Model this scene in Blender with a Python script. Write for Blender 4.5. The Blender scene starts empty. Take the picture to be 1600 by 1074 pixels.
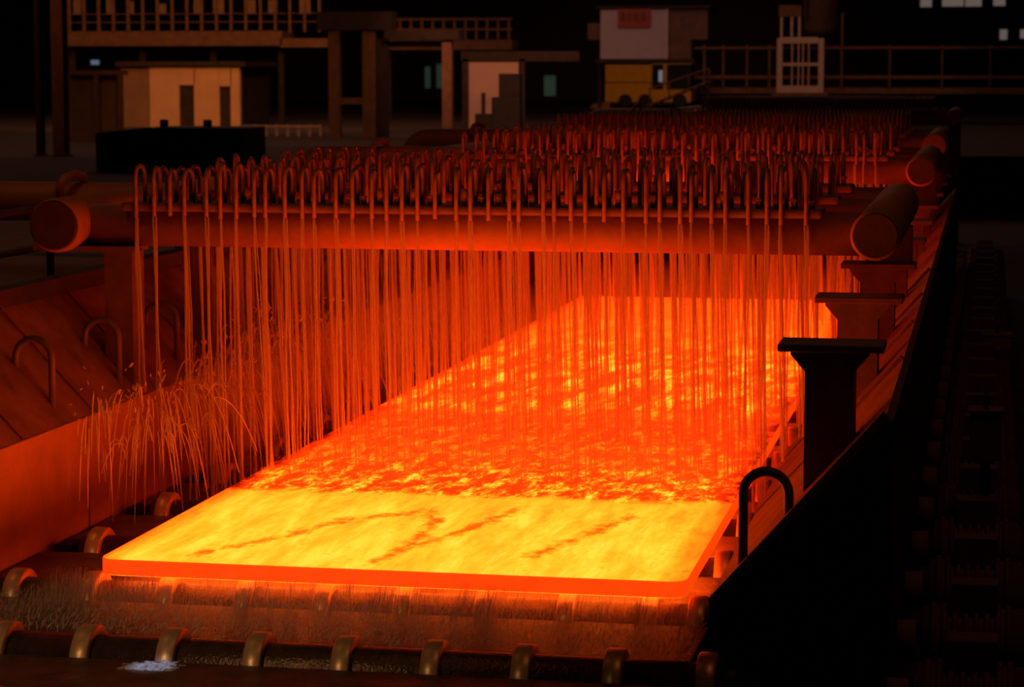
import bpy, bmesh, math, random
from mathutils import Vector, Matrix
random.seed(7)
PI = math.pi
scene = bpy.context.scene
COL = scene.collection

# ------------------------------------------------------------------ camera
F_PX = 3800.0
YAW, PITCH = math.radians(11.06), math.radians(6.34)
CAM = Vector((2.892, -11.507, 2.444))
cd = bpy.data.cameras.new('camera'); co = bpy.data.objects.new('camera', cd); COL.objects.link(co)
co.location = CAM; co.rotation_euler = (PI / 2 - PITCH, 0, YAW)
cd.sensor_width = 36; cd.sensor_fit = 'HORIZONTAL'; cd.lens = F_PX / 1600 * 36
cd.clip_start = .1; cd.clip_end = 500
cd.dof.use_dof = True; cd.dof.focus_distance = 13.5; cd.dof.aperture_fstop = 4.0
scene.camera = co

# ------------------------------------------------------------------ world, exposure
w = bpy.data.worlds.new('world'); scene.world = w; w.use_nodes = True
bg = w.node_tree.nodes['Background']; bg.inputs[0].default_value = (.9, .55, .5, 1); bg.inputs[1].default_value = .004
vs = scene.view_settings
vs.view_transform = 'Standard'; vs.look = 'None'; vs.gamma = 1; vs.use_curve_mapping = False; vs.exposure = 0.0

# ------------------------------------------------------------------ hall lamps (high-bay lamps above the frame; fill and glint spot are added)
def lamp(name, loc, target, power, color, size=1.0, spot=None):
    l = bpy.data.lights.new(name, 'SPOT' if spot else 'AREA')
    l.energy = power; l.color = color
    if spot: l.spot_size = math.radians(spot); l.spot_blend = .6; l.shadow_soft_size = size
    else: l.size = size
    o = bpy.data.objects.new(name, l); COL.objects.link(o); o.location = loc
    o.rotation_euler = (Vector(target) - Vector(loc)).to_track_quat('-Z', 'Y').to_euler()
    return o
GLINT = (-.74, -1.34)
WARM, ROSE, COOL = (1, .28, .055), (1, .32, .15), (.6, .68, 1)
lamp('high_bay_lamp', (-17, 52, 9), (-23.5, 69, 1.6), 3600, WARM, .5, 50)        # over the cream building
lamp('high_bay_lamp', (-9, 50, 9), (-12.0, 62, 1.8), 2600, ROSE, .5, 45)         # over the pale partition
lamp('high_bay_lamp', (-8, 70, 11), (-10.5, 90, 4), 700, (1, .55, .55), .5, 36)  # over the control cabin
lamp('high_bay_lamp', (-10, 98, 7), (-13, 118, 2), 1500, (1, .42, .05), .5, 40)  # over the truck
lamp('high_bay_lamp', (-3, 62, 9), (-3.2, 78, 2.6), 700, ROSE, .5, 40)           # over the access platform
lamp('high_bay_lamp', (-22, 50, 15), (-25, 72, 4.3), 2600, WARM, .8, 60)         # over the gallery
lamp('high_bay_lamp', (-7, 2, 14), (-4.5, 9, 1), 480, WARM, 1.5, 90)            # over the walkway
lamp('high_bay_lamp', (5, -2, 14), (3, 6, 1), 260, WARM, 1.5, 80)                # over the drive motors
lamp('high_bay_lamp', (-4, -14, 9), (-1.0, -1.15, -.15), 2000, (1, .48, .17), 1.0, 13) # over the cold end of the table
lamp('high_bay_lamp', (-13, 40, 11), (-15.5, 57, 2), 1300, WARM, .5, 50)         # over the portal frame
lamp('high_bay_lamp', (-19, 33, 11), (-21.5, 46, 1.5), 700, WARM, .5, 60)        # over the shelter
lamp('roof_light', (-18, 62, 17.5), (-18, 62, 0), 1500, (1, .42, .28), 40)         # wide unseen fill, added for the hall's ambient level
lamp('inspection_lamp', (-1.6, -6.5, 7), (GLINT[0], GLINT[1], -.2), 2200, COOL, .02, 1.5) # added narrow beam that brightens the painted reflection on the apron

# ------------------------------------------------------------------ node helpers / materials
def nmat(name):
    m = bpy.data.materials.new(name); m.use_nodes = True
    nt = m.node_tree; return m, nt, nt.nodes['Principled BSDF']
def N(nt, typ, **kw):
    n = nt.nodes.new(typ)
    for k, v in kw.items():
        if k == 'op': n.operation = v
        elif k == 'clamp': n.use_clamp = v
        else: n.inputs[k].default_value = v
    return n
def math_(nt, op, a, b=None, clamp=False):
    n = nt.nodes.new('ShaderNodeMath'); n.operation = op; n.use_clamp = clamp
    for i, v in enumerate((a, b)):
        if v is None: continue
        if isinstance(v, (int, float)): n.inputs[i].default_value = v
        else: nt.links.new(v, n.inputs[i])
    return n.outputs[0]
def ramp(nt, fac, stops):
    n = nt.nodes.new('ShaderNodeValToRGB'); el = n.color_ramp.elements
    while len(el) < len(stops): el.new(.5)
    for e, (p, c) in zip(el, stops):
        e.position = p; e.color = (c, c, c, 1) if isinstance(c, (int, float)) else (*c, 1)
    nt.links.new(fac, n.inputs[0]); return n.outputs[0]
def metal(name, c1, c2, rough=.6, scale=6.0, bump=.15, spec=.4, metallic=0.0, rough2=None):
    m, nt, p = nmat(name)
    tc = nt.nodes.new('ShaderNodeTexCoord')
    nz = N(nt, 'ShaderNodeTexNoise', Scale=scale, Detail=6.0, Roughness=.65)
    nt.links.new(tc.outputs['Object'], nz.inputs['Vector'])
    nt.links.new(ramp(nt, nz.outputs[0], [(.3, c1), (.7, c2)]), p.inputs['Base Color'])
    nt.links.new(ramp(nt, nz.outputs[0], [(.3, rough), (.75, rough if rough2 is None else rough2)]), p.inputs['Roughness'])
    p.inputs['Specular IOR Level'].default_value = spec; p.inputs['Metallic'].default_value = metallic
    if bump:
        b = N(nt, 'ShaderNodeBump', Strength=bump, Distance=.02)
        n2 = N(nt, 'ShaderNodeTexNoise', Scale=scale * 5, Detail=4.0)
        nt.links.new(tc.outputs['Object'], n2.inputs['Vector'])
        nt.links.new(n2.outputs[0], b.inputs['Height']); nt.links.new(b.outputs[0], p.inputs['Normal'])
    return m
M = {}
M['pipe'] = metal('painted_pipe', (.28, .14, .095), (.42, .21, .14), .55, 5)
M['cap'] = metal('sooty_cap_plate', (.045, .028, .024), (.075, .045, .038), .7, 8)  # darker than the pipe: shade on the end caps put into the colour
M['rail'] = metal('nozzle_rail_steel', (.12, .07, .05), (.2, .11, .08), .6, 8)
M['tube'] = metal('gooseneck_tube', (.2, .11, .085), (.32, .17, .13), .5, 12, .05)
M['panel'] = metal('rusted_guard_plate', (.14, .066, .048), (.36, .17, .12), .6, 4)
M['wall'] = metal('side_wall_plate', (.34, .16, .11), (.52, .26, .18), .5, 3)
M['post'] = metal('support_post_steel', (.1, .055, .045), (.17, .095, .075), .65, 6)
M['soot'] = metal('shade_black_plate', (.006, .005, .005), (.014, .01, .009), .8, 5)  # near black so lamp light hardly shows; shade put into the colour
M['glint'] = metal('foamy_water', (.12, .12, .12), (.75, .75, .75), .4, 40, .4)  # pale colour standing in for a lamp reflection on wet steel
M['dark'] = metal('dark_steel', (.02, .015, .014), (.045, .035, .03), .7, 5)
M['roller'] = metal('wet_roller_steel', (.05, .035, .028), (.12, .085, .07), .3, 14, .3, .5, .6)
M['collar'] = metal('worn_collar_steel', (.4, .28, .17), (.62, .46, .3), .35, 14, .05, .5, .35)
M['apron'] = metal('wet_apron_plate', (.05, .03, .024), (.11, .065, .05), .55, 6, .3, .5, 0, .35)
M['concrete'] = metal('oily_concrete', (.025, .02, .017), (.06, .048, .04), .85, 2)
M['walk'] = metal('walkway_steel', (.1, .075, .06), (.17, .13, .1), .7, 4)
M['handle'] = metal('handle_bar_steel', (.1, .07, .055), (.17, .12, .09), .5, 8, .05)
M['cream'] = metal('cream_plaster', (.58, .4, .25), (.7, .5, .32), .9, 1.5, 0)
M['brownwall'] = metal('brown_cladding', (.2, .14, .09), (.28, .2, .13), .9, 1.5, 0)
M['pink'] = metal('pale_panel', (.5, .38, .34), (.6, .45, .4), .8, 1.5, 0)
M['lilac'] = metal('pale_lilac_cladding', (.55, .48, .5), (.65, .57, .6), .7, 1.5, 0)
M['yellow'] = metal('yellow_paint', (.6, .3, .015), (.75, .4, .02), .5, 3, 0)
M['white'] = metal('white_paint', (.6, .5, .45), (.75, .62, .55), .6, 3, 0)
M['rust'] = metal('rusty_beam', (.14, .08, .05), (.24, .14, .08), .8, 3, 0)
M['signred'] = metal('red_sign_paint', (.4, .06, .03), (.5, .1, .05), .6, 4, 0)
M['rubber'] = metal('black_rubber', (.015, .015, .015), (.03, .03, .03), .8, 8, 0)
def emis(name, c, s):
    m, nt, p = nmat(name); p.inputs['Base Color'].default_value = (*[x * .5 for x in c], 1)
    p.inputs['Emission Color'].default_value = (*c, 1); p.inputs['Emission Strength'].default_value = s; return m
M['lampcool'] = emis('cool_lamp_glow', (.62, .7, 1), 3.0)
M['window'] = emis('daylit_window', (1, .76, .66), .11)
M['green'] = emis('greenish_window', (.35, .75, .55), .028)
M['bluegl'] = emis('bluish_glow', (.55, .75, 1), .16)
m, nt, p = nmat('dark_glass'); p.inputs['Base Color'].default_value = (.02, .03, .03, 1); p.inputs['Roughness'].default_value = .08; M['glass'] = m

def water(name, opac, tint=(.85, .82, .8)):
    m, nt, p = nmat(name); out = nt.nodes['Material Output']; nt.nodes.remove(p)
    tr = nt.nodes.new('ShaderNodeBsdfTransparent')
    df = nt.nodes.new('ShaderNodeBsdfDiffuse'); df.inputs[0].default_value = (*tint, 1)
    tl = nt.nodes.new('ShaderNodeBsdfTranslucent'); tl.inputs[0].default_value = (*tint, 1)
    gl = N(nt, 'ShaderNodeBsdfGlossy', Roughness=.25)
    m1 = nt.nodes.new('ShaderNodeMixShader'); m1.inputs[0].default_value = .5
    nt.links.new(df.outputs[0], m1.inputs[1]); nt.links.new(tl.outputs[0], m1.inputs[2])
    m2 = nt.nodes.new('ShaderNodeMixShader'); m2.inputs[0].default_value = .2
    nt.links.new(m1.outputs[0], m2.inputs[1]); nt.links.new(gl.outputs[0], m2.inputs[2])
    m3 = nt.nodes.new('ShaderNodeMixShader'); m3.inputs[0].default_value = opac
    nt.links.new(tr.outputs[0], m3.inputs[1]); nt.links.new(m2.outputs[0], m3.inputs[2])
    nt.links.new(m3.outputs[0], out.inputs[0]); return m
M['stream'] = water('falling_water', .5)
M['spray'] = water('sprayed_water', .62)
M['fine'] = water('fine_falling_water', .2)
M['film'] = metal('running_water_film', (.02, .016, .014), (.05, .04, .035), .12, 9, .8, .6, 0, .3)
m, nt, p = nmat('puddle_water'); p.inputs['Base Color'].default_value = (.02, .02, .02, 1); p.inputs['Roughness'].default_value = .04
nz = N(nt, 'ShaderNodeTexNoise', Scale=22.0, Detail=5.0); b = N(nt, 'ShaderNodeBump', Strength=.22, Distance=.02)
nt.links.new(nz.outputs[0], b.inputs['Height']); nt.links.new(b.outputs[0], p.inputs['Normal']); M['puddle'] = m

# hot plate: incandescence from the steel's own temperature field
def seg_dist(nt, X, Y, a, b):
    ax, ay = a; bx, by = b; dx, dy = bx - ax, by - ay; L2 = dx * dx + dy * dy
    px = math_(nt, 'SUBTRACT', X, ax); py = math_(nt, 'SUBTRACT', Y, ay)
    t = math_(nt, 'DIVIDE', math_(nt, 'ADD', math_(nt, 'MULTIPLY', px, dx), math_(nt, 'MULTIPLY', py, dy)), L2, True)
    ex = math_(nt, 'SUBTRACT', px, math_(nt, 'MULTIPLY', t, dx)); ey = math_(nt, 'SUBTRACT', py, math_(nt, 'MULTIPLY', t, dy))
    ey = math_(nt, 'MULTIPLY', ey, .35)
    return math_(nt, 'SQRT', math_(nt, 'ADD', math_(nt, 'MULTIPLY', ex, ex), math_(nt, 'MULTIPLY', ey, ey)))
def hot_plate():
    m, nt, p = nmat('incandescent_steel')
    tc = nt.nodes.new('ShaderNodeTexCoord'); sx = nt.nodes.new('ShaderNodeSeparateXYZ')
    nt.links.new(tc.outputs['Object'], sx.inputs[0]); X, Y = sx.outputs[0], sx.outputs[1]
    def noise(scale, vec=(1, 1, 1), detail=5.0, rough=.6, dist=0.0):
        mp = nt.nodes.new('ShaderNodeMapping'); mp.inputs['Scale'].default_value = vec
        nt.links.new(tc.outputs['Object'], mp.inputs[0])
        n = N(nt, 'ShaderNodeTexNoise', Scale=scale, Detail=detail, Roughness=rough, Distortion=dist)
        nt.links.new(mp.outputs[0], n.inputs['Vector']); return n.outputs[0]
    wob = math_(nt, 'MULTIPLY', math_(nt, 'SUBTRACT', noise(3.0), .5), .45)
    yn = math_(nt, 'DIVIDE', math_(nt, 'ADD', Y, wob), 16.0, True)
    y = lambda v: v / 16
    base = ramp(nt, yn, [(0, .92), (y(1.5), .9), (y(2.1), .84), (y(2.25), .56), (y(2.8), .56), (y(3.3), .5), (y(4.3), .41), (y(5.3), .41), (y(6.0), .57), (y(8), .66), (y(10), .63), (y(12.5), .57), (y(15), .53)])
    amp = ramp(nt, yn, [(0, .0), (y(2.1), .05), (y(2.25), .75), (y(2.9), .75), (y(3.5), .4), (y(4.4), .36), (y(5.4), .36), (y(6.2), .75), (y(9), .7), (y(11), .2), (y(14), .05)])
    near = ramp(nt, noise(8.5, (1, .36, 1), 7, .74, .12), [(.45, 0), (.62, 1)])
    far = ramp(nt, noise(4.6, (1, .24, 1), 7, .7, .15), [(.43, 0), (.64, 1)])
    isfar = ramp(nt, yn, [(y(4.8), 0), (y(6), 1)])
    mx = nt.nodes.new('ShaderNodeMix'); nt.links.new(isfar, mx.inputs[0]); nt.links.new(near, mx.inputs[2]); nt.links.new(far, mx.inputs[3])
    sp = math_(nt, 'MULTIPLY', math_(nt, 'SUBTRACT', mx.outputs[0], .38), amp)
    t = math_(nt, 'ADD', base, sp)
    # streaks of scale along the rolling direction, dry zone
    dry = ramp(nt, yn, [(y(1.9), 1), (y(2.3), 0)])
    st = math_(nt, 'MULTIPLY', math_(nt, 'SUBTRACT', noise(5.5, (1, .18, 1), 7, .68, .25), .5), .8)
    fl = math_(nt, 'MULTIPLY', ramp(nt, noise(16.0, (.7, 1.6, 1), 3), [(.64, 0), (.74, 1)]), -.22)
    t = math_(nt, 'ADD', t, math_(nt, 'MULTIPLY', math_(nt, 'ADD', st, fl), dry))
    # scale cracks
    d = None
    segs = [((-1.02, .25), (-.72, .75)), ((-.72, .75), (-.55, 1.25)), ((-.55, 1.25), (-.15, 1.62)), ((-.15, 1.62), (-.04, 1.3)), ((-.04, 1.3), (-.02, .7)),
            ((-.02, .7), (-.1, .15)), ((-.02, .55), (.2, 1.2)), ((.2, 1.2), (.32, 1.7)), ((.66, .5), (.98, 1.6))]
    for a, b in segs:
        q = seg_dist(nt, X, Y, a, b); d = q if d is None else math_(nt, 'MINIMUM', d, q)
    d = math_(nt, 'ADD', d, math_(nt, 'MULTIPLY', math_(nt, 'SUBTRACT', noise(9.0, (1, .7, 1), 6, .7), .46), .3))
    t = math_(nt, 'SUBTRACT', t, math_(nt, 'MULTIPLY', ramp(nt, d, [(0, .34), (.065, 0)]), dry))
    # colder edges and sides
    ed = ramp(nt, math_(nt, 'ABSOLUTE', math_(nt, 'DIVIDE', X, 1.5)), [(.9, 0), (.99, .3), (1, .36)])
    t = math_(nt, 'SUBTRACT', t, ed)
    ge = nt.nodes.new('ShaderNodeNewGeometry'); sn = nt.nodes.new('ShaderNodeSeparateXYZ'); nt.links.new(ge.outputs['Normal'], sn.inputs[0])
    side = ramp(nt, math_(nt, 'ABSOLUTE', sn.outputs[2]), [(.35, 1), (.85, 0)])
    sd = math_(nt, 'ADD', .24, math_(nt, 'MULTIPLY', noise(6.0), .14))
    mix = nt.nodes.new('ShaderNodeMix'); nt.links.new(side, mix.inputs[0]); nt.links.new(t, mix.inputs[2]); nt.links.new(sd, mix.inputs[3])
    t = math_(nt, 'MULTIPLY', mix.outputs[0], 1.0, True)
    S = 10.0
    c = ramp(nt, t, [(0, (.03, .0006, .00002)), (.2, (.14, .0032, .0001)), (.4, (.3, .0078, .0002)), (.58, (.42, .017, .0004)), (.75, (.52, .036, .0009)), (.9, (.6, .058, .002)), (1, (.68, .076, .005))])
    nt.links.new(c, p.inputs['Emission Color']); p.inputs['Emission Strength'].default_value = S
    p.inputs['Base Color'].default_value = (.04, .03, .03, 1); p.inputs['Roughness'].default_value = .6
    return m
M['hot'] = hot_plate()

# ------------------------------------------------------------------ mesh builder
class MB:
    def __init__(s): s.bm = bmesh.new()
    def box(s, x0, x1, y0, y1, z0, z1):
        v = [s.bm.verts.new((x, y, z)) for x in (x0, x1) for y in (y0, y1) for z in (z0, z1)]
        for f in ((0, 1, 3, 2), (4, 6, 7, 5), (0, 4, 5, 1), (2, 3, 7, 6), (0, 2, 6, 4), (1, 5, 7, 3)): s.bm.faces.new([v[i] for i in f])
        return s
    def prism(s, pts, axis, a, b):
        """polygon pts (2-D) extruded along axis from a to b; axis y: (x,z), x: (y,z), z: (x,y)"""
        def P(p, t): return {'y': (p[0], t, p[1]), 'x': (t, p[0], p[1]), 'z': (p[0], p[1], t)}[axis]
        A = [s.bm.verts.new(P(p, a)) for p in pts]; B = [s.bm.verts.new(P(p, b)) for p in pts]
        n = len(pts); s.bm.faces.new(A); s.bm.faces.new(B[::-1])
        for i in range(n): s.bm.faces.new((A[i], B[i], B[(i + 1) % n], A[(i + 1) % n]))
        return s
    def tube(s, path, r, n=8, cap=True, smooth=True):
        path = [Vector(p) for p in path]; rings = []; prev = None
        for i, p in enumerate(path):
            d = (path[min(i + 1, len(path) - 1)] - path[max(i - 1, 0)]).normalized()
            if prev is None:
                u = d.cross(Vector((0, 0, 1)) if abs(d.z) < .9 else Vector((1, 0, 0))).normalized()
            else: u = (prev - d * prev.dot(d)).normalized()
            prev = u; v = d.cross(u); rr = r[i] if isinstance(r, (list, tuple)) else r
            rings.append([s.bm.verts.new(p + (u * math.cos(2 * PI * k / n) + v * math.sin(2 * PI * k / n)) * rr) for k in range(n)])
        for a, b in zip(rings, rings[1:]):
            for k in range(n):
                f = s.bm.faces.new((a[k], a[(k + 1) % n], b[(k + 1) % n], b[k])); f.smooth = smooth
        if cap: s.bm.faces.new(rings[0][::-1]); s.bm.faces.new(rings[-1])
        return s
    def lathe(s, prof, axis='x', c=(0, 0, 0), n=24):
        """prof: (t, r) along axis"""
        rings = []
        for t, r in prof:
            ring = []
            for k in range(n):
                a = 2 * PI * k / n; q = (math.cos(a) * r, math.sin(a) * r)
                ring.append(s.bm.verts.new(Vector(c) + Vector({'x': (t, q[0], q[1]), 'y': (q[0], t, q[1]), 'z': (q[0], q[1], t)}[axis])))
            rings.append(ring)
        for a, b in zip(rings, rings[1:]):
            for k in range(n):
                f = s.bm.faces.new((a[k], a[(k + 1) % n], b[(k + 1) % n], b[k])); f.smooth = True
        s.bm.faces.new(rings[0][::-1]); s.bm.faces.new(rings[-1]); return s
    def build(s, name, mat, parent=None, bevel=0, loc=None):
        bmesh.ops.recalc_face_normals(s.bm, faces=s.bm.faces)
        me = bpy.data.meshes.new(name); s.bm.to_mesh(me); s.bm.free(); me.materials.append(M[mat] if isinstance(mat, str) else mat)
        o = bpy.data.objects.new(name, me); COL.objects.link(o)
        if parent: o.parent = parent
        if loc: o.location = loc
        if bevel:
            b = o.modifiers.new('bevel', 'BEVEL'); b.width = bevel; b.segments = 2; b.limit_method = 'ANGLE'; b.angle_limit = .8
        return o
def tag(o, label, cat, group=None, kind=None):
    o['label'] = label; o['category'] = cat
    if group: o['group'] = group
    if kind: o['kind'] = kind
    return o
def struct(o, label=None):
    o['kind'] = 'structure'
    if label: o['label'] = label; o['category'] = o.name.split('_')[0].split('.')[0]
    return o
def empty(name, loc, label, cat, group=None):
    o = bpy.data.objects.new(name, None); COL.objects.link(o); o.location = loc; o.empty_display_size = .2
    return tag(o, label, cat, group)
def inst(src, parent, loc, rotz=0, name=None):
    o = bpy.data.objects.new(name or src.name.split('.')[0], src.data); COL.objects.link(o); o.parent = parent; o.location = loc; o.rotation_euler = (0, 0, rotz); return o

# pixel -> point on the plane Y = const (distances come from what the things stand on)
FW = Vector((-math.sin(YAW) * math.cos(PITCH), math.cos(YAW) * math.cos(PITCH), -math.sin(PITCH)))
RT = Vector((math.cos(YAW), math.sin(YAW), 0)); UP = RT.cross(FW)
def at(px, py, Y):
    d = FW * F_PX + RT * (px - 800) - UP * (py - 537); return CAM + d * ((Y - CAM.y) / d.y)

# ================================================================== STRUCTURE
FLOOR, PIT, WALK = .6, -.8, 1.05
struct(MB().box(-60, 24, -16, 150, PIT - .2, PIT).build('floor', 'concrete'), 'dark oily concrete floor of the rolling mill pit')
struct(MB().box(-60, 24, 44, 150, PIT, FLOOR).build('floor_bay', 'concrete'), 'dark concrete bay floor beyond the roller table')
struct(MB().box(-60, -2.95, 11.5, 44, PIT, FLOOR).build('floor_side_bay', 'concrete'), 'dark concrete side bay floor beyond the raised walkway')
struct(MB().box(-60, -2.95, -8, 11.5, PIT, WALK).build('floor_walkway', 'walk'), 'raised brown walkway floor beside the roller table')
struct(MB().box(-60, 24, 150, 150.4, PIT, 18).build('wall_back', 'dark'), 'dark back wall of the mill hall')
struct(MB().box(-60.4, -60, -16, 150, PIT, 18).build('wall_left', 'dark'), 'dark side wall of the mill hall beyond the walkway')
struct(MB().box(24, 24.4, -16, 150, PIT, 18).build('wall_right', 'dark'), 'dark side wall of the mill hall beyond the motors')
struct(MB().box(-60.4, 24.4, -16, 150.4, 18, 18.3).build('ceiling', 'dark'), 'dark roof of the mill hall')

# ================================================================== HOT PLATE
def hot():
    L, W, R, T = 14.9, 1.5, .09, .088
    pts = []
    for cx, cy, a0 in ((W - R, R, -90), (W - R, L - R, 0), (-W + R, L - R, 90), (-W + R, R, 180)):
        for k in range(7): a = math.radians(a0 + 15 * k); pts.append((cx + R * math.cos(a), cy + R * math.sin(a)))
    o = MB().prism(pts, 'z', -T, 0).build('hot_steel_plate', 'hot', bevel=.012)
    tag(o, 'glowing yellow and orange hot steel plate lying on the rollers', 'steel plate')
hot()

def zone(y0, y1):
    if y1 < 2.9: return 'ahead of the first cooling header'
    if y0 < 6.5: return 'alongside the first cooling header'
    if y0 < 12: return 'between first and second cooling headers'
    return 'beyond the second cooling header'
# ================================================================== ROLLER TABLE
RZ, RR, CR, BEAM = -.262, .128, .172, -.45
collar_me = None
for k in range(16):
    Y = -2.22 + 1.16 * k
    if k == 0: lab = 'wet steel table roller at the cold end of the row, under apron edge'
    elif k == 1: lab = 'wet steel table roller with shiny collars lying bare ahead of hot plate'
    elif k == 2: lab = 'wet steel table roller just under front edge of hot plate'
    else: lab = 'wet steel table roller hidden beneath the glowing hot plate'
    t = empty('table_roller', (0, Y, RZ), lab, 'roller', 'rollers of the table')
    xe = 1.79 if k < 2 else 1.6                       # the two bare rollers run past the end of the guard
    if k in (0, 2): b0 = MB().lathe([(-2.2, .05), (-2.05, .05), (-2.05, RR), (xe, RR), (xe, .05), (xe + .065, .05)], 'x', n=28).build('barrel', 'roller', t)
    else: inst(b0, t, (0, 0, 0))
    for x0, x1, zb in ((-2.2, -2.1, BEAM), (xe + .01, xe + .06, PIT if k < 2 else BEAM)):
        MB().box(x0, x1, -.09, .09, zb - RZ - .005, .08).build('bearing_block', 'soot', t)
    for j in range(10):
        x = -1.96 + .41 * j if (k < 2 or j < 9) else 1.552
        if collar_me is None:
            c0 = MB().lathe([(-.042, RR - .01), (-.042, CR - .006), (-.036, CR), (.036, CR), (.042, CR - .006), (.042, RR - .01)], 'x', n=28).build('collar', 'collar', t, loc=(x, 0, 0)); collar_me = c0
        else: inst(c0, t, (x, 0, 0))
# drive motors outside the right guard, one for each roller
def motor(Y, first=None):
    t = empty('roller_drive_motor', (2.62, Y, PIT), 'dark ribbed drive motor outside the guard panels ' + zone(Y, Y), 'motor', 'drive motors along the roller table')
    return t
mot = None
for k in range(1, 24):
    Y = -2.22 + 1.16 * k
    t = motor(Y)
    if mot is None:
        pd = MB().box(-.02, .5, -.16, .16, 0, .34).build('pedestal', 'dark', t, .01)
        prof = [(.0, .08), (.02, .17)]
        for q in range(8): prof += [(.05 + q * .05, .17), (.05 + q * .05, .19), (.075 + q * .05, .19), (.075 + q * .05, .17)]
        prof += [(.48, .17), (.52, .1)]
        bd = MB().lathe(prof, 'x', (0, 0, RZ - PIT), 16).build('motor_body', 'post', t)
        tb = MB().box(.14, .36, -.09, .09, RZ - PIT + .16, RZ - PIT + .3).build('terminal_box', 'post', t, .01)
        cp = MB().lathe([(-.11, .07), (-.11, .1), (-.02, .1), (-.02, .07)], 'x', (0, 0, RZ - PIT), 16).build('coupling', 'rust', t)
        mot = (pd, bd, tb, cp)
    else:
        for s in mot: inst(s, t, (0, 0, 0))

# aprons between the rollers
AZ = -.2
for k in range(0, 16):
    y0 = -2.22 + 1.16 * k + .19; y1 = y0 + .795
    lab = 'wet brown apron plate between bare rollers ahead of the hot plate' if k == 0 else ('water-splashed apron plate just in front of hot plate edge' if k == 1 else 'dark apron plate between rollers beneath the hot plate')
    o = MB().box(-2.22, 1.62, y0, y1, AZ - .06, AZ).build('apron_plate', 'film' if k == 1 else 'apron', bevel=.01)
    tag(o, lab, 'apron plate', 'apron plates between the rollers')
    for xb in (-2.22, 1.57): MB().box(xb, xb + .05, y0 + .3, y0 + .5, BEAM - .005, AZ - .055).build('bracket', 'dark', o)
o = MB().box(-2.22, 1.62, -3.6, -2.41, AZ - .06, AZ).build('apron_plate', 'apron', bevel=.01)
for xb in (-2.22, 1.57): MB().box(xb, xb + .05, -3.1, -2.9, BEAM - .005, AZ - .055).build('bracket', 'dark', o)
tag(o, 'brown apron plate on the near side of the first bare roller', 'apron plate', 'apron plates between the rollers')
# table beams carrying aprons and rollers
for x in (-2.24, 1.56):
    o = MB().box(x, x + .1, -3.6, 19, PIT, BEAM).build('table_beam', 'dark')
    tag(o, 'long dark steel beam carrying the roller table on the %s side' % ('walkway' if x < 0 else 'motor'), 'beam')
# pale flakes standing in for a bluish lamp's reflection on the wet apron
mb = MB(); rf = random.Random(11)
for _ in range(170):
    cx = GLINT[0] + max(-.13, min(.13, rf.gauss(0, .06))); cy = GLINT[1] + max(-.06, min(.1, rf.gauss(0, .045))); n = 6; rx = rf.uniform(.005, .02); ry = rf.uniform(.006, .02); z = AZ + .0005 + rf.uniform(.0005, .003)
    mb.prism([(cx + rx * rf.uniform(.6, 1.2) * math.cos(2 * PI * q / n), cy + ry * rf.uniform(.6, 1.2) * math.sin(2 * PI * q / n)) for q in range(n)], 'z', AZ, z)
tag(mb.build('glint_patch', 'glint'), 'small ragged white patch standing in for lamp reflection on apron', 'glint patch')

# ================================================================== LEFT GUARD: vertical wall plates and sloped cover panels
LX = -2.25
seams = [-2.6, -.35, 1.86, 4.1, 6.35, 8.6, 10.85, 13.1, 15.35, 17.6, 19.8, 21.8]
for a, b in zip(seams, seams[1:]):
    o = MB().box(LX - .03, LX, a + .012, b - .012, PIT + .001, .45).build('side_wall_plate', 'wall', bevel=.008)
    tag(o, 'red lit vertical side plate below walkway guard panels ' + zone(a, b), 'side plate', 'side plates on the walkway side')
def handle_path(x0, z0, x1, z1, top):
    r = abs(x1 - x0) / 2; cx = (x0 + x1) / 2; p = [(x0, 0, z0), (x0, 0, top - r)]
    s = 1 if x1 > x0 else -1
    for k in range(1, 12):
        a = PI - PI * k / 12; p.append((cx + s * r * math.cos(a), 0, top - r + r * math.sin(a)))
    return p + [(x1, 0, top - r), (x1, 0, z1)]
pan_l = [-2.4 + 1.1 * k for k in range(23)]
hsrc = None
for i, (a, b) in enumerate(zip(pan_l, pan_l[1:])):
    t = empty('sloped_guard_panel', (0, a, 0), 'sloped rusty walkway guard panel with hoop handle ' + zone(a, b), 'guard panel', 'guard panels on the walkway side')
    MB().prism([(LX - .01, .45), (LX - .035, .425), (-2.885, 1.035), (-2.86, 1.06)], 'y', .012, b - a - .012).build('cover_plate', 'panel', t)
    MB().prism([(LX - .02, .46), (LX - .05, .49), (-2.86, 1.085), (-2.83, 1.05)], 'y', .012, .03).build('edge_lip', 'panel', t)
    MB().tube(handle_path(-2.36, .53, -2.58, .75, .93), .021, 8).build('handle', 'handle', t, loc=(0, .69, 0))
# beam along the top of the left panels + railing on the walkway
o = MB().box(-2.98, -2.85, -2.6, 11.5, 1.052, 1.16).build('edge_beam', 'dark'); tag(o, 'dark edge beam along the top of guard panels by walkway', 'beam')
for ya, yb, n, lab in ((-1, 5.6, 5, 'dark steel railing on the raised walkway ahead of the supply pipe'), (6.6, 11.2, 4, 'dark steel railing on the raised walkway behind the supply pipe')):
    t = empty('walkway_railing', (-3.3, 0, WALK), lab, 'railing')
    for k in range(n):
        y = ya + (yb - ya) * k / (n - 1); MB().tube([(0, y, 0), (0, y, .5)], .028, 8).build('post', 'dark', t)
    for z in (.24, .5): MB().tube([(0, ya, z), (0, yb, z)], .024, 8).build('rail', 'dark', t)

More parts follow.
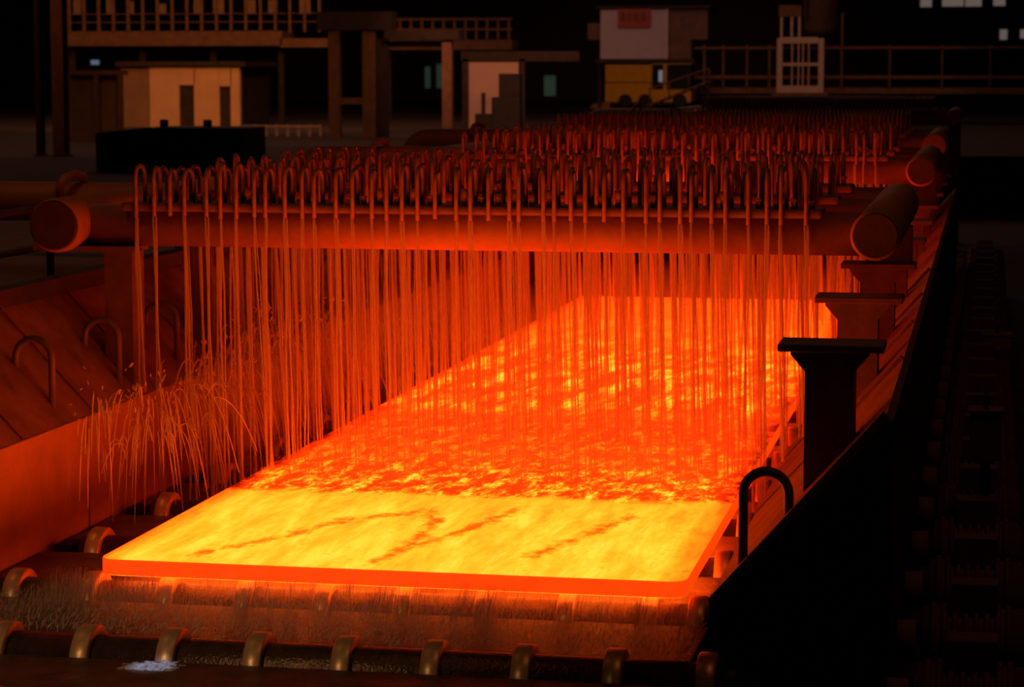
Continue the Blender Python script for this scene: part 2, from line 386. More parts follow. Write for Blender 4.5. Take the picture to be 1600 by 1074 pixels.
# ================================================================== RIGHT GUARD
RX0, RZ0, RX1, RZ1 = 1.67, .03, 2.465, .91
sl = (RZ1 - RZ0) / (RX1 - RX0)
def rpz(x): return RZ0 + (x - RX0) * sl
pan_r = [-.5, 1.75, 3.72, 5.7, 7.9, 9.7, 11.7, 13.7, 15.7, 17.9, 19.8, 21.7]
for i, (a, b) in enumerate(zip(pan_r, pan_r[1:])):
    lab = 'black sloped guard panel with hoop handle at the open end of motor side' if i == 0 else 'dark sloped motor side guard panel without handle ' + zone(a, b)
    t = empty('sloped_guard_panel', (0, a, 0), lab, 'guard panel', 'guard panels on the motor side')
    L = b - a - .02
    MB().prism([(RX0, RZ0), (RX1, RZ1), (RX1 + .03, RZ1 - .03), (RX0, RZ0 - .05)], 'y', .01, L).build('cover_plate', 'panel', t)
    MB().box(RX0, RX0 + .03, .01, L, PIT + .001, RZ0 - .03).build('inner_plate', 'dark', t)
    MB().box(RX1, RX1 + .03, .01, L, PIT + .001, RZ1 - .03).build('outer_plate', 'dark', t)
    MB().prism([(RX0 - .004, RZ0 + .004), (RX1 - .02, RZ1 + .01), (RX1 + .02, RZ1 - .02), (RX1 + .02, RZ1 - .06), (RX0 + .0, RZ0 - .05)], 'y', -.012, .06).build('edge_lip', 'panel', t)
    if i == 0:
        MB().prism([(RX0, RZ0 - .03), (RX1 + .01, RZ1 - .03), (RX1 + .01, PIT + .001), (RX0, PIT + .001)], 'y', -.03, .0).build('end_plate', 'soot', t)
    if i == 0: MB().tube(handle_path(1.81, rpz(1.81) - .02, 2.02, rpz(2.02) - .02, .615), .0235, 10).build('handle', 'handle', t, loc=(0, .12, 0))
# right support posts with flared heads and cap plates
for k in range(9):
    Y = -.02 + 2.5 * k
    if k == 0: lab = 'dark support post with flared head and empty cap plate nearest the hoop handle'
    elif k == 1: lab = 'dark support post with flared head just ahead of the first cooling header'
    else: lab = 'dark support post with flared head under or beyond the cooling headers'
    t = empty('support_post', (0, Y, 0), lab, 'post', 'support posts on the motor side')
    H = 1.17
    MB().prism([(2.06, rpz(2.06) - .008), (2.29, rpz(2.29) - .008), (2.29, H - .13), (2.36, H - .05), (2.36, H - .035), (1.99, H - .035), (1.99, H - .05), (2.06, H - .13)], 'y', .0, .26).build('column', 'post', t)
    MB().box(1.93, 2.43, -.03, .3, H - .035, H).build('cap_plate', 'post', t, .006)

def land(x, y):
    """height of whatever lies under a falling drop"""
    if abs(x) < 1.515 and -.005 < y < 14.9: return .003
    if x > RX0 - .02: return rpz(x) + .012
    if x < LX + .01: return .47 + (LX - x) * 1.02
    d = abs((y + 2.22 + .58) % 1.16 - .58); h = RZ + math.sqrt(max(0, CR * CR - d * d)) if d < CR else -9
    return max(AZ, h) + .003

# ================================================================== COOLING HEADER BANKS
NX, NP, X0 = 40, .1045, -2.25
goose = None
ZR = 1.65
def goose_mb(mb=None, off=(0, 0, 0), n=7):
    mb = mb or MB(); ox, oy, oz = off; s = -1
    r = .062; path = [(ox, oy, oz), (ox, oy, oz + .14)]
    for k in range(1, 9):
        a = PI * k / 8; path.append((ox, oy + s * (r - r * math.cos(a)), oz + .145 + r * 1.15 * math.sin(a)))
    path += [(ox, oy + s * 2 * r, oz + .05), (ox, oy + s * 2 * r, oz - .085)]
    return mb.tube(path, .0135, n)
OUT = []
def bank(Y0, idx):
    where = ['first cooling header bank pouring water over the hot plate', 'second cooling header bank behind the pouring one', 'third cooling header bank, dim red, further up the table', 'fourth cooling header bank, nearly dark, at far end of table'][idx]
    t = empty('cooling_header_bank', (0, Y0, (0, 0, .08, .14)[idx]), where, 'cooling header')
    n = 28 if idx < 2 else 16
    # manifolds
    for x, r, nm in ((-2.76, .17, 'l'), (2.26, .147, 'r')):
        mf = MB().lathe([(-.1, r - .015), (-.085, r), (3.5, r), (3.62, r * .75), (3.66, r * .3)], 'y', (x, 0, 1.51), n).build('end_manifold', 'pipe', t)
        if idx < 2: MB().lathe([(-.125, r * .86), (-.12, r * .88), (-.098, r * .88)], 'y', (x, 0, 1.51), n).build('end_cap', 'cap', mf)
    dz = t.location.z
    for k in range(9):                                  # a saddle on every support post under the manifold
        ys = -.02 + 2.5 * k + .13 - Y0
        if .0 < ys < 3.4: MB().box(2.1, 2.4, ys - .11, ys + .11, 1.165 - dz, 1.42).build('saddle', 'dark', t)
    if idx == 3:
        for yy in (.9, 2.9): MB().box(2.16, 2.36, yy, yy + .2, PIT - dz, 1.42).build('post', 'post', t)
    # supply pipe at the walkway side
    ez = 1.47; pth = [(-4.85, 3.3, (WALK if Y0 < 8 else FLOOR) + .001 - t.location.z)]
    for q in range(7): a = PI / 2 * q / 6; pth.append((-4.85 + .22 - .22 * math.cos(a), 3.3, ez - .22 + .22 * math.sin(a)))
    MB().tube(pth + [(-2.8, 3.3, ez)], .15, n).build('supply_pipe', 'pipe', t)
    MB().tube([(-3.98, 3.1, 1.5), (-3.98, 3.08, 1.59), (-3.96, 3.12, 1.655), (-3.91, 3.2, 1.685), (-3.87, 3.28, 1.665), (-3.86, 3.32, 1.57)], .034, 8).build('lifting_lug', 'pipe', t)
    # headers, nozzle rails, goosenecks
    for h in range(3):
        yh = .2 + 1.6 * h
        hp = MB().tube([(-2.76, yh, 1.5), (2.26, yh, 1.5)], .13, n).build('header_pipe', 'pipe', t)
        rl = MB().box(X0 - .13, X0 + (NX - 1) * NP + .12, yh - .17, yh + .19, 1.595, ZR).build('nozzle_rail', 'rail', t, .02)
        for row, (dy, rz) in enumerate(((-.06, 0), (.1, PI))):
            if idx < 2:
                global goose
                for i in range(NX):
                    jx = random.uniform(-.012, .012); p = (X0 + i * NP + jx + row * .04, yh + dy, ZR)
                    if goose is None: goose = goose_mb().build('gooseneck', 'tube', rl, loc=p); g = goose
                    else: g = inst(goose, rl, p)
                    a = random.uniform(-.2, .2); sz = random.uniform(.93, 1.12)
                    g.rotation_euler = (0, 0, rz + a); g.scale.z = sz
                    if idx == 0: OUT.append((h, row, p[0] + .124 * math.sin(rz + a), Y0 + p[1] - .124 * math.cos(rz + a), ZR - .085 * sz))
            else:
                mb = MB(); 
                for i in range(NX): goose_mb(mb, (X0 + i * NP + row * .04, yh + dy, ZR), 5)
                o = mb.build('gooseneck_row', 'tube', rl); o['kind'] = 'stuff'
        if idx < 2:
            for i in range(NX):   # valve stubs along the rail
                if random.random() < .55:
                    hgt = random.choice((.05, .06, .1))
                    mbx = MB().lathe([(0, .017), (.045, .017), (.045, .024), (hgt, .024)], 'z', (X0 + i * NP + .052, yh - .11, ZR), 7).build('valve_stub', 'tube', rl)
    # posts at the walkway side
    for yy in (.03, 1.6):
        foot = [(-2.49, .672), (-2.31, .488)] if idx < 3 else [(-2.49, PIT), (-2.31, PIT)]
        MB().prism([(x, z - dz) for x, z in foot] + [(-2.31, 1.36), (-2.49, 1.36)], 'y', yy, yy + .22).build('post', 'post', t)
        MB().prism([(-2.312, 1.36), (-2.312, 1.12), (-2.3, 1.12), (-2.285, 1.2), (-2.285, 1.36)], 'y', yy + .08, yy + .11).build('gusset', 'post', t)
        MB().box(-2.95, -2.285, yy - .02, yy + .24, 1.345, 1.375).build('seat_plate', 'post', t)
    return t
BY = [2.78, 12.3, 17.7, 33.0]
for i, y in enumerate(BY): bank(y, i)

# ================================================================== WATER STREAMS
def strand(mb, x, y, z0, z1, r, n=4, k=9, drift=.03, wob=.004):
    path = []
    ph = random.uniform(0, 6.3)
    for i in range(k):
        f = i / (k - 1); path.append((x + drift * f ** 1.3 + wob * math.sin(ph + f * 9) + random.uniform(-wob, wob) * .6, y - .02 * f, z0 + (z1 - z0) * f))
    mb.tube(path, [r * random.uniform(.75, 1.25) for _ in path], n, cap=False)
TOP = 1.565
var = {}
def stream_mesh(v, onplate):
    key = (v, onplate)
    if key not in var:
        mb = MB(); z1 = -TOP + (.002 if onplate else AZ + .002)
        a = random.uniform(.006, .016)
        if v % 4 == 0: strand(mb, 0, 0, 0, z1, .0105, drift=.03)
        else:
            strand(mb, -a * .4, 0, 0, z1, random.uniform(.005, .008), drift=.02)
            strand(mb, a * .6, .005, 0, z1, random.uniform(.004, .008), drift=random.uniform(.03, .05))
            if v % 3 == 0: strand(mb, a * 1.4, -.005, -.03, z1, .004, drift=.045)
        o = mb.build('water_stream', 'stream'); var[key] = o.data; bpy.data.objects.remove(o)
    return var[key]
for h, row, x, Y, z in OUT:
    if random.random() < .07: continue
    foot = x + .02                                      # where it comes down; streams near the plate edge lean on or off it
    if 1.43 < abs(foot) < 1.57: foot = math.copysign(1.43 if abs(foot) < 1.5 else 1.57, foot)
    if 1.6 < foot < 1.68: foot = 1.6
    onp = abs(foot) < 1.5
    o = bpy.data.objects.new('water_stream', stream_mesh(random.randrange(9), onp)); COL.objects.link(o)
    z -= .003; lz = land(foot + (.05 if foot > 1.66 else 0), Y - .02)
    o.location = (x, Y, z); o.scale.z = (z - lz) / (TOP - (.002 if onp else AZ + .002))
    tilt = (foot - x - .02) / (z - lz)
    o.rotation_euler = (0, -tilt, random.uniform(-.4, .4) if tilt == 0 else 0)
    if tilt: o.rotation_euler = (0, math.asin(max(-.2, min(.2, -tilt))), 0)
    rn = 'outermost nozzle row, passing before the header pipe' if (h == 0 and row == 0) else 'nozzle rows hidden behind the header pipe'
    tag(o, 'thin orange water stream from ' + rn, 'water stream', 'water streams under the first cooling header')
mb = MB()
for h in range(3):
    for row in range(2):
        for i in range(NX):
            x = X0 + i * NP + row * .04 + random.uniform(-.02, .02); y = BY[1] + .016 + 1.6 * h + .408 * row
            foot = x + .03
            if 1.46 < abs(foot) < 1.55: foot = math.copysign(1.45 if abs(foot) < 1.5 else 1.56, foot)
            strand(mb, x, y, TOP, land(foot + (.03 if foot > 1.62 else 0), y - .02), random.uniform(.006, .012), 4, 6, drift=foot - x)
tag(mb.build('water_curtain', 'stream'), 'curtain of many thin water streams below the second cooling header', 'water curtain', kind='stuff')
# a stray leaking jet running down the first header pipe
mb = MB(); mb.tube([(.3, 2.76, 1.6), (.302, 2.74, 1.5), (.305, 2.73, 1.2), (.315, 2.73, .7), (.32, 2.72, .0)], [.005, .012, .01, .008, .008], 5, cap=False)
tag(mb.build('leaking_jet', 'stream'), 'bright stray water jet leaking down over the first header pipe', 'water jet')

# ================================================================== SPLASHES
def plume(x, y, z0, h, spread, n, seed, lean=0.0):
    rnd = random.Random(seed); mb = MB()
    for _ in range(n):
        vx = rnd.gauss(lean, spread); vy = rnd.gauss(0, spread * .9); top = h * rnd.uniform(.5, 1.05) ** .7
        v0 = math.sqrt(2 * 9.8 * top); T = 2 * v0 / 9.8
        a = rnd.uniform(.3, .55) * T; b = min(T, a + rnd.uniform(.15, .55) * T)
        path = []; bx, by = x + rnd.uniform(-.05, .05), y + rnd.uniform(-.1, .1)
        for k in range(8):
            tt = a + (b - a) * k / 7
            q = (max(LX + .02, bx + vx * tt), by + vy * tt, z0 + .003 + v0 * tt - 4.9 * tt * tt)
            if q[2] < land(q[0], q[1]) + .004: break
            path.append(q)
        if len(path) < 3: continue
        r = rnd.uniform(.002, .006); mb.tube(path, [r * q for q in (.3, .9, 1.3, 1.1, 1, 1, .9, .4)][:len(path)], 3, cap=False)
    for _ in range(n // 3):
        vx = rnd.gauss(lean, spread * 1.1); top = h * rnd.uniform(.85, 1.2); v0 = math.sqrt(2 * 9.8 * top); tt = v0 / 9.8 * rnd.uniform(.75, 1.3)
        c = Vector((max(LX + .02, x + vx * tt), y + rnd.gauss(0, spread * .8) * tt, z0 + v0 * tt - 4.9 * tt * tt)); r = rnd.uniform(.003, .008)
        d = Vector((vx, 0, v0 - 9.8 * tt)).normalized() * r * 2.5
        mb.tube([c - d, c, c + d], [r * .3, r, r * .3], 4, cap=False)
    return mb
spots = [(-1.98, 1.3, .86, .16, 26, -.03), (-1.9, 1.95, .82, .3, 75, 0), (-1.9, 2.6, .8, .25, 50, .1), (-1.88, 3.2, .86, .3, 90, 0),
         (-1.85, 3.95, .95, .34, 150, .05), (-1.85, 4.8, .9, .32, 150, 0), (-1.85, 5.7, .85, .3, 130, 0), (-1.85, 6.9, .75, .28, 100, 0), (-1.85, 8.2, .68, .25, 80, 0), (-1.85, 9.8, .6, .25, 70, 0), (-1.85, 11.3, .5, .25, 60, 0)]
for i, (x, y, h, s, n, l) in enumerate(spots):
    o = plume(x, y, AZ, h, s, n, 40 + i, l).build('water_plume', 'spray')
    lab = ['slender two-tailed water plume arching beside the plate corner', 'broad arching water plume between plate corner and side plates'][i] if i < 2 else 'misty water plume between hot plate edge and side plates ' + zone(y, y)
    tag(o, lab, 'water plume', 'water plumes beside the hot plate')
# splash band falling off the front edge of the plate
rnd = random.Random(5); mb = MB()
cl = [rnd.random() ** 2 for _ in range(60)]
for _ in range(5200):
    x = rnd.uniform(-1.75, 1.55); g = cl[int((x + 1.8) * 17)]
    if rnd.random() > .25 + g: continue
    y = -.015 - .45 * rnd.random() ** 1.5; L = rnd.uniform(.03, .08 + .1 * g); z = AZ + .004 + rnd.random() * max(0, .13 - L); r = rnd.uniform(.0012, .0034); dx = rnd.uniform(0, .3) * L
    z = max(z, land(x, y) + .002); L = min(L, max(.02, -.045 - z))
    mb.tube([(x, y, z), (x + dx * .5, y, z + L * .5), (x + dx, y, z + L)], [r * .5, r, r * .5], 3, cap=False)
for _ in range(5200):
    x = rnd.uniform(-2.1, 1.6); y = -.1 - .75 * rnd.random(); L = rnd.uniform(.01, .05); z = AZ + .003 + abs(rnd.gauss(0, .025)); r = rnd.uniform(.002, .0045); dx = rnd.uniform(-.4, .8) * L; z = max(z, land(x, y) + .002)
    mb.tube([(x, y, z), (x + dx * .5, y + .3 * L, z + L * .5), (x + dx, y + .4 * L, z + L * .8)], [r * .4, r, r * .4], 3, cap=False)
tag(mb.build('front_splash', 'fine'), 'low band of splashing water falling in front of hot plate edge', 'water splash', kind='stuff')
# drops bouncing on top of the plate under the streams
mb = MB()
for _ in range(2600):
    x = rnd.uniform(-1.48, 1.48); y = rnd.choice((rnd.uniform(2.2, 3.2), rnd.uniform(3, 6.6))); z = .004 + abs(rnd.gauss(0, .03)); L = rnd.uniform(.01, .05); r = rnd.uniform(.0015, .003)
    a = rnd.uniform(-1, 1)
    mb.tube([(x, y, z), (x + a * L * .5, y, z + L * .5), (x + a * L, y, z + L * .7)], [r * .5, r, r * .4], 3, cap=False)
tag(mb.build('plate_splash', 'fine'), 'fine water drops bouncing on the hot plate below the streams', 'water splash', kind='stuff')

# ================================================================== BACKGROUND
def pbox(x0, y0, x1, y1, Y, dep):
    """box whose front face covers pixels on the plane Y"""
    a = at(x0, y1, Y); b = at(x1, y0, Y); return (a.x, b.x, Y, Y + dep, a.z, b.z)
def rel(bx, o): return (bx[0] - o.x, bx[1] - o.x, bx[2] - o.y, bx[3] - o.y, bx[4] - o.z, bx[5] - o.z)
def part(t, name, mat, px, Y, dep, bevel=0, floor=None, parent=None):
    bx = list(pbox(*px, Y, dep))
    if floor is not None: bx[4] = floor
    return MB().box(*rel(bx, t.location)).build(name, mat, parent or t, bevel)
def thing(name, px, py, Y, label, cat, z=FLOOR, group=None):
    p = at(px, py, Y); return empty(name, (p.x, Y, z), label, cat, group)

# cream site building with dark doors
t = thing('site_building', 300, 200, 69, 'cream plastered building with two dark doorways behind the walkway', 'building')
Y = 69
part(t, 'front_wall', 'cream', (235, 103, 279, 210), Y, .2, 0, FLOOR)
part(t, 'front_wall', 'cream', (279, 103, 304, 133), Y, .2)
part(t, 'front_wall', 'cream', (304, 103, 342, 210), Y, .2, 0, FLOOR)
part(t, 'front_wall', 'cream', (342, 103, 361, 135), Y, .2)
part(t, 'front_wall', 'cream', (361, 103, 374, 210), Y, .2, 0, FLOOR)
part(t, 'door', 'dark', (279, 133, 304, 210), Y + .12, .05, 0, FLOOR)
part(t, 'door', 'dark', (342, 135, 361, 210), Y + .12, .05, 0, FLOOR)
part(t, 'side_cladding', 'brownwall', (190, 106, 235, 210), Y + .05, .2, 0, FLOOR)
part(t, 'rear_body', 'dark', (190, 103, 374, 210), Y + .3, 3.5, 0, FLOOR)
part(t, 'roof', 'dark', (180, 96, 382, 104), Y - .15, 4)
# gallery with railing above
t = thing('gallery', 300, 200, 73.5, 'brown steel gallery with tall railing above the cream building', 'gallery')
Y = 73.5
part(t, 'deck_beam', 'rust', (104, 48, 440, 72), Y, 1.6)
for x in (110, 220, 330, 436): part(t, 'column', 'dark', (x, 70, x + 7, 215), Y + .8, .15, 0, FLOOR)
for k, x in enumerate(range(106, 500, 23)): part(t, 'railing_post', 'rust', (x, -40, x + 3, 50), Y, .06)
part(t, 'deck_beam', 'rust', (438, 60, 512, 74), Y, 1.4)
for yy in (20, -12, 33): part(t, 'rail', 'rust', (104, yy, 500, yy + 3), Y - .03, .05)
rr = random.Random(3)
for k in range(9):
    x = 110 + 44 * k + rr.uniform(0, 20); part(t, 'infill_panel', 'brownwall', (x, rr.uniform(-20, 6), x + rr.uniform(8, 18), 22), Y + .1, .03)
t = thing('gallery', 680, 200, 84, 'short dark gallery with pale railing posts behind the portal frame', 'gallery')
part(t, 'deck_beam', 'rust', (600, 62, 800, 78), 84, 1.4)
for x in range(606, 800, 17): part(t, 'railing_post', 'rust', (x, 28, x + 4, 63), 84, .06)
for yy in (28, 44): part(t, 'rail', 'rust', (600, yy, 800, yy + 4), 83.97, .05)
for x in (604, 790): part(t, 'column', 'dark', (x, 77, x + 7, 200), 84.6, .2, 0, FLOOR)
# steel columns at the walkway
for x0, x1, lab in ((84, 102, 'tall rusty steel column standing left of the shelter'.replace('left of', 'beside')), (58, 64, 'slim dark steel post standing next to tall rusty column')):
    t = thing('steel_column', x0, 290, 40, lab, 'column', FLOOR)
    a = at(x0, 100, 40); b = at(x1, 100, 40); wd = b.x - a.x
    mb = MB(); mb.box(0, wd, 0, .03, 0, 17); mb.box(0, wd, .3, .33, 0, 17); mb.box(wd * .45, wd * .55, .03, .3, 0, 17); mb.build('shaft', 'rust' if x1 - x0 > 8 else 'dark', t)
    MB().box(-.05, wd + .05, -.05, .38, 0, .03).build('base_plate', 'dark', t)
# shelter frame
t = thing('steel_shelter', 150, 260, 52, 'brown open shelter frame with flat top next to cream building', 'shelter')
part(t, 'top_beam', 'rust', (105, 110, 192, 117), 52, .4)
for x in (148, 186): part(t, 'post', 'rust', (x, 116, x + 5, 255), 52, .08, 0, FLOOR)
part(t, 'back_panel', 'brownwall', (108, 117, 190, 262), 52.3, .06, 0, FLOOR)
# dark machine housing
t = thing('machine_housing', 150, 285, 32.0, 'large black machine housing with two knobs in front of cream building', 'machine')
a = at(150, 285, 32.0); b = at(376, 200, 32.0)
MB().prism([(0, 0), (b.x - a.x, 0), (b.x - a.x, b.z - FLOOR), ((b.x - a.x) * .35, b.z - FLOOR), (0, b.z - FLOOR - .1)], 'y', 0, 1.6).build('body', 'dark', t, .03)
for x in (249, 317): q = at(x, 187, 32.4); r = at(x + 11, 203, 32.4); MB().box(q.x - t.location.x, r.x - t.location.x, .4, .55, b.z - FLOOR - .02, q.z - FLOOR).build('knob', 'dark', t, .02)
# white railing beside housing
t = thing('guard_railing', 390, 240, 58, 'pale guard railing standing behind the black machine housing', 'railing')
for x in range(380, 505, 17): part(t, 'post', 'white', (x, 195, x + 3, 240), 58, .05, 0, FLOOR)
for y in (196, 214): part(t, 'rail', 'white', (380, y, 500, y + 3), 57.97, .04)
# gantry frame
t = thing('gantry_frame', 550, 230, 57, 'rusty portal frame with three columns and heavy dark top beams', 'frame')
part(t, 'column', 'rust', (514, 45, 530, 235), 57, .25, 0, FLOOR); part(t, 'column', 'rust', (567, 45, 586, 235), 57, .25, 0, FLOOR); part(t, 'column', 'rust', (691, 60, 705, 235), 57, .25, 0, FLOOR)
part(t, 'top_beam', 'dark', (495, 18, 612, 47), 56.9, .6); part(t, 'top_beam', 'dark', (600, 48, 716, 62), 56.9, .6)
part(t, 'cross_bar', 'rust', (528, 153, 570, 163), 57.05, .15); part(t, 'brace_plate', 'dark', (586, 60, 606, 235), 57.1, .1, 0, FLOOR)
part(t, 'flange_beam', 'rust', (606, 64, 690, 74), 57.3, .3)
# pale panel with clutter in front
t = thing('pale_partition', 770, 220, 62, 'pale pinkish partition panel standing behind the second header pipe', 'partition')
part(t, 'panel', 'pink', (732, 97, 810, 220), 62, .08, 0, FLOOR); part(t, 'frame_post', 'dark', (722, 92, 732, 220), 61.95, .15, 0, FLOOR); part(t, 'frame_top', 'dark', (720, 80, 905, 96), 61.95, .2)
part(t, 'frame_post', 'dark', (812, 92, 820, 220), 61.95, .15, 0, FLOOR)
t = thing('tool_cabinet', 790, 220, 59, 'dark cabinet with raised shelf standing before the pale partition', 'cabinet')
part(t, 'body', 'rubber', (768, 152, 812, 225), 59, .5, .02, FLOOR); part(t, 'shelf_box', 'rubber', (779, 115, 812, 152), 59.05, .4, .02); part(t, 'pipe', 'rubber', (752, 145, 758, 225), 59.1, .06, 0, FLOOR)
part(t, 'base', 'rubber', (742, 178, 812, 226), 59.2, .3, 0, FLOOR)
# far windows in back wall
k = 1
for px, mat in (((664, 104, 672, 138), 'green'), ((682, 100, 692, 138), 'green'), ((850, 118, 868, 150), 'green'), ((1438, -8, 1456, 11), 'window'), ((1472, -8, 1506, 10), 'window'), ((1508, -8, 1534, 10), 'window'), ((1552, -8, 1571, 9), 'window'), ((1562, 46, 1574, 62), 'window'), ((1594, 46, 1606, 60), 'window'), ((142, 94, 154, 101), 'bluegl'), ((18, 104, 32, 112), 'bluegl')):
    bx = pbox(*px, 149.9, .1)
    o = MB().box(*bx).build('window_%d' % k, mat); struct(o, 'distant %s window in the dark back wall' % {'green': 'dim greenish', 'window': 'pale daylit', 'bluegl': 'tiny bluish'}[mat]); k += 1
# control cabin on legs
t = thing('control_cabin', 1020, 150, 90, 'pale lilac control cabin on legs above the yellow truck', 'cabin')
part(t, 'front_wall', 'lilac', (938, 15, 1042, 92), 90, .15); part(t, 'side_bay', 'rust', (1043, 12, 1106, 62), 90.1, 3); part(t, 'side_bay', 'rust', (1043, 62, 1080, 92), 90.1, 3)
part(t, 'rear_body', 'dark', (938, 15, 1043, 92), 90.2, 3); part(t, 'corner_strip', 'white', (1040, 13, 1044, 93), 89.95, .06); part(t, 'floor_slab', 'dark', (930, 92, 1085, 99), 89.9, 3.2)
for x in (934, 1098): part(t, 'leg', 'dark', (x, 60, x + 6, 185), 91.5, .2, 0, FLOOR)
s = part(t, 'sign_board', 'signred', (965, 12, 1017, 43), 89.9, .05)
for x in (970, 980, 990, 1002): 
    bx = rel(pbox(x, 19, x + 6, 32, 89.87, .02), t.location); MB().box(*bx).build('sign_mark', 'rust', s)
part(t, 'roof', 'dark', (930, 8, 1110, 14), 89.9, 3.4); part(t, 'balcony_box', 'rust', (918, 36, 938, 62), 90.3, .6)
# yellow truck
t = thing('yellow_truck', 1000, 170, 118, 'yellow truck with dark wheels and glazed cab below the control cabin', 'truck')
Y = 118
part(t, 'body', 'yellow', (945, 101, 1019, 160), Y, 2.2, .05); part(t, 'body_seam', 'rust', (945, 128, 1018, 130), Y - .03, .05)
part(t, 'cab', 'yellow', (1018, 96, 1080, 101), Y, 2.2, .03); part(t, 'cab_post', 'yellow', (1036, 100, 1042, 145), Y - .02, .2); part(t, 'cab_base', 'yellow', (1018, 140, 1080, 160), Y, 2.2, .05)
part(t, 'cab_glass', 'glass', (1018, 100, 1080, 141), Y + .06, 2.0)
part(t, 'window_glint', 'bluegl', (1029, 110, 1035, 128), Y + .03, .02)  # highlight on the cab window, put in as a glowing chip
part(t, 'chassis', 'rubber', (950, 158, 1078, 164), Y + .1, 2.0)
q0 = at(977, 158, Y)
for x in (977, 1008, 1062):
    q = at(x, 158, Y); R = q.z - FLOOR
    for yy in (-.1, 1.9): MB().lathe([(-.15, R * .5), (-.15, R * .94), (-.1, R), (.1, R), (.15, R * .94), (.15, R * .5)], 'y', (q.x - t.location.x, yy + .15, R), 20).build('wheel', 'rubber', t)
t = thing('yellow_hood', 938, 175, 108, 'small orange yellow machine hood standing beside the yellow truck', 'machine')
a = at(920, 178, 108); b = at(951, 160, 108); wd = b.x - a.x; hh = b.z - FLOOR
MB().prism([(-wd * .5, 0), (wd * .5, 0), (wd * .5, hh), (wd * .1, hh), (-wd * .4, hh * .8), (-wd * .5, hh * .6)], 'y', 0, 1).build('hood', 'yellow', t, .05)
MB().box(-wd * .52, wd * .52, -.02, 1.02, 0, .1).build('base', 'rubber', t)
# platform with railing, stair and white ladder cage
PY = 78
t = thing('access_platform', 1400, 170, PY, 'dark access platform with two rail railing beyond the header banks', 'platform')
dk = at(1300, 141, PY).z
part(t, 'deck', 'rust', (1090, 138, 1640, 146), PY, 3)
for x in (1095, 1315, 1470, 1630): part(t, 'leg', 'dark', (x, 140, x + 6, 190), PY + 1, .15, 0, FLOOR)
for x in (1098, 1128, 1165, 1200, 1313, 1388, 1470, 1545): part(t, 'railing_post', 'rust', (x, 70, x + 4, 140), PY, .06)
for y in (72, 118): part(t, 'rail', 'rust', (1085, y, 1640, y + 5), PY - .04, .05)
part(t, 'tall_post', 'rust', (1313, 20, 1318, 140), PY + .1, .08)
part(t, 'landing', 'rust', (1206, 145, 1294, 150), PY - .75, .76)
t = thing('access_stair', 1050, 170, PY - 1, 'dark steel stair with handrails rising to the access platform', 'stair')
for dx, nm in ((0, 'stringer'), (-26, 'handrail')):
    a = at(1015, 165 + dx, PY - .5); b = at(1108, 98 + dx * .8 + 30, PY - .5)
    MB().tube([a - t.location, b - t.location], .06 if nm == 'stringer' else .035, 6).build(nm, 'rust', t)
for k in range(9):
    f = k / 8; a = at(1015 + 93 * f, 165 - 37 * f, PY - .5); MB().box(a.x - t.location.x - .12, a.x - t.location.x + .12, .3, 1.005, a.z - FLOOR - .015, a.z - FLOOR + .015).build('tread', 'rust', t)
for f in (0, .33, .66, 1):
    a = at(1015 + 93 * f, 165 - 37 * f, PY - .5); b = at(1015 + 93 * f, 139 - 32 * f, PY - .5); MB().tube([a - t.location, b - t.location], .03, 6).build('baluster', 'rust', t)
a = at(1108, 128, PY - .5); MB().box(a.x - t.location.x - .05, a.x - t.location.x + .05, .3, .5, 0, a.z - FLOOR).build('support', 'dark', t)
a = at(1015, 165, PY - .5); MB().box(a.x - t.location.x - .05, a.x - t.location.x + .05, .3, .5, 0, a.z - FLOOR).build('support', 'dark', t)
Y = PY - .6; CB = at(1250, 145, PY - .75).z
t = thing('ladder_cage', 1250, 145, Y, 'pale pink rectangular ladder cage with inner bars on platform', 'ladder cage', z=CB)
for px in ((1213, 60, 1223, 146), (1278, 60, 1288, 146)): part(t, 'frame_post', 'white', px, Y, .12, .02, CB)
part(t, 'frame_bottom', 'white', (1222, 134, 1279, 146), Y + .01, .1, 0, CB); part(t, 'frame_top', 'white', (1222, 58, 1279, 68), Y + .01, .1)
part(t, 'cross_bar', 'white', (1222, 98, 1280, 103), Y + .03, .05)
for x in (1236, 1246, 1253, 1262): part(t, 'inner_bar', 'white', (x, 66, x + 3, 136), Y + .04, .04)
for x in (1219, 1235, 1247): part(t, 'upper_bar', 'white', (x, 25, x + 4, 60), Y + .02, .05)
part(t, 'upper_plate', 'rust', (1217, 8, 1252, 26), Y, .2)
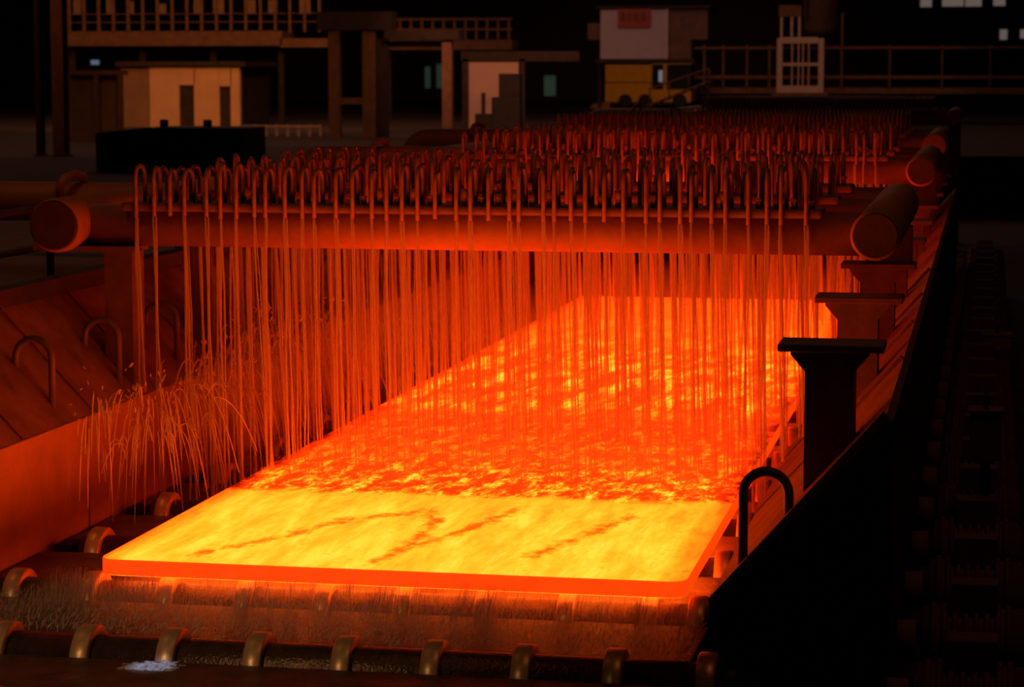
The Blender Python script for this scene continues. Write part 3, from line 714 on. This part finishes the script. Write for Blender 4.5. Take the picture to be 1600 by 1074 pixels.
# duct / vessel
t = thing('exhaust_duct', 1282, 60, 96, 'brown curved exhaust duct rising above the pale ladder cage', 'duct')
c0 = at(1282, 55, 96); wd = at(1310, 40, 96).x - c0.x
MB().lathe([(c0.z - FLOOR, wd * .75), (c0.z - FLOOR + .25, wd), (c0.z - FLOOR + 3.2, wd)], 'z', (0, 0, 0), 20).build('barrel', 'rust', t)
MB().lathe([(0, wd * .3), (c0.z - FLOOR + .1, wd * .3)], 'z', (0, 0, 0), 12).build('pedestal', 'dark', t)
MB().tube([(-.7 * wd, -1.02 * wd, c0.z - FLOOR + .6), (-.7 * wd, -1.02 * wd, c0.z - FLOOR + 3)], .03, 6).build('seam', 'dark', t)
# electrical boxes on the motor side floor
def ebox(px, Y, label, mat):
    a = at(px[0], px[3], Y); b = at(px[2], px[1], Y); t = empty('junction_box', ((a.x + b.x) / 2, Y, PIT), label, 'box')
    hw = (b.x - a.x) / 2
    MB().box(-hw, hw, 0, .2, a.z - PIT, b.z - PIT).build('case', mat, t, .01)
    MB().box(-hw - .01, hw + .01, -.015, .215, b.z - PIT, b.z - PIT + .02).build('lid', mat, t)
    MB().box(-.03, .03, .08, .14, 0, a.z - PIT).build('stand', 'dark', t)
    MB().tube([(0, .1, b.z - PIT + .01), (0, .1, b.z - PIT + .12)], .015, 6).build('conduit', 'dark', t)
ebox((1535, 526, 1580, 548), 11.02, 'small tan junction box on a stand behind the drive motors', 'brownwall')
ebox((1514, 648, 1566, 720), 3.0, 'dark brown junction box on a stand beside the drive motors', 'post')

# ================================================================== STEAM
def mist(name, box, dens, label):
    m = bpy.data.materials.new(name); m.use_nodes = True; nt = m.node_tree
    for n in list(nt.nodes):
        if n.type != 'OUTPUT_MATERIAL': nt.nodes.remove(n)
    v = nt.nodes.new('ShaderNodeVolumeScatter'); v.inputs['Density'].default_value = dens; v.inputs['Color'].default_value = (.95, .9, .88, 1); v.inputs['Anisotropy'].default_value = .2
    nt.links.new(v.outputs[0], nt.nodes['Material Output'].inputs['Volume'])
    tag(MB().box(*box).build(name, m), label, 'steam', kind='stuff')
mist('steam_haze', (-1.5, 1.6, 6.8, 17.5, .01, .42), .09, 'thin haze of steam hanging over the far end of hot plate')
mist('front_mist', (-1.8, 1.58, -.8, -.075, -.19, -.075), .75, 'low orange spray mist hanging in front of the hot plate edge')
mist('spray_mist', (-2.2, -1.52, 2.6, 11.5, -.085, .6), .3, 'pale spray mist hanging between hot plate edge and side plates')
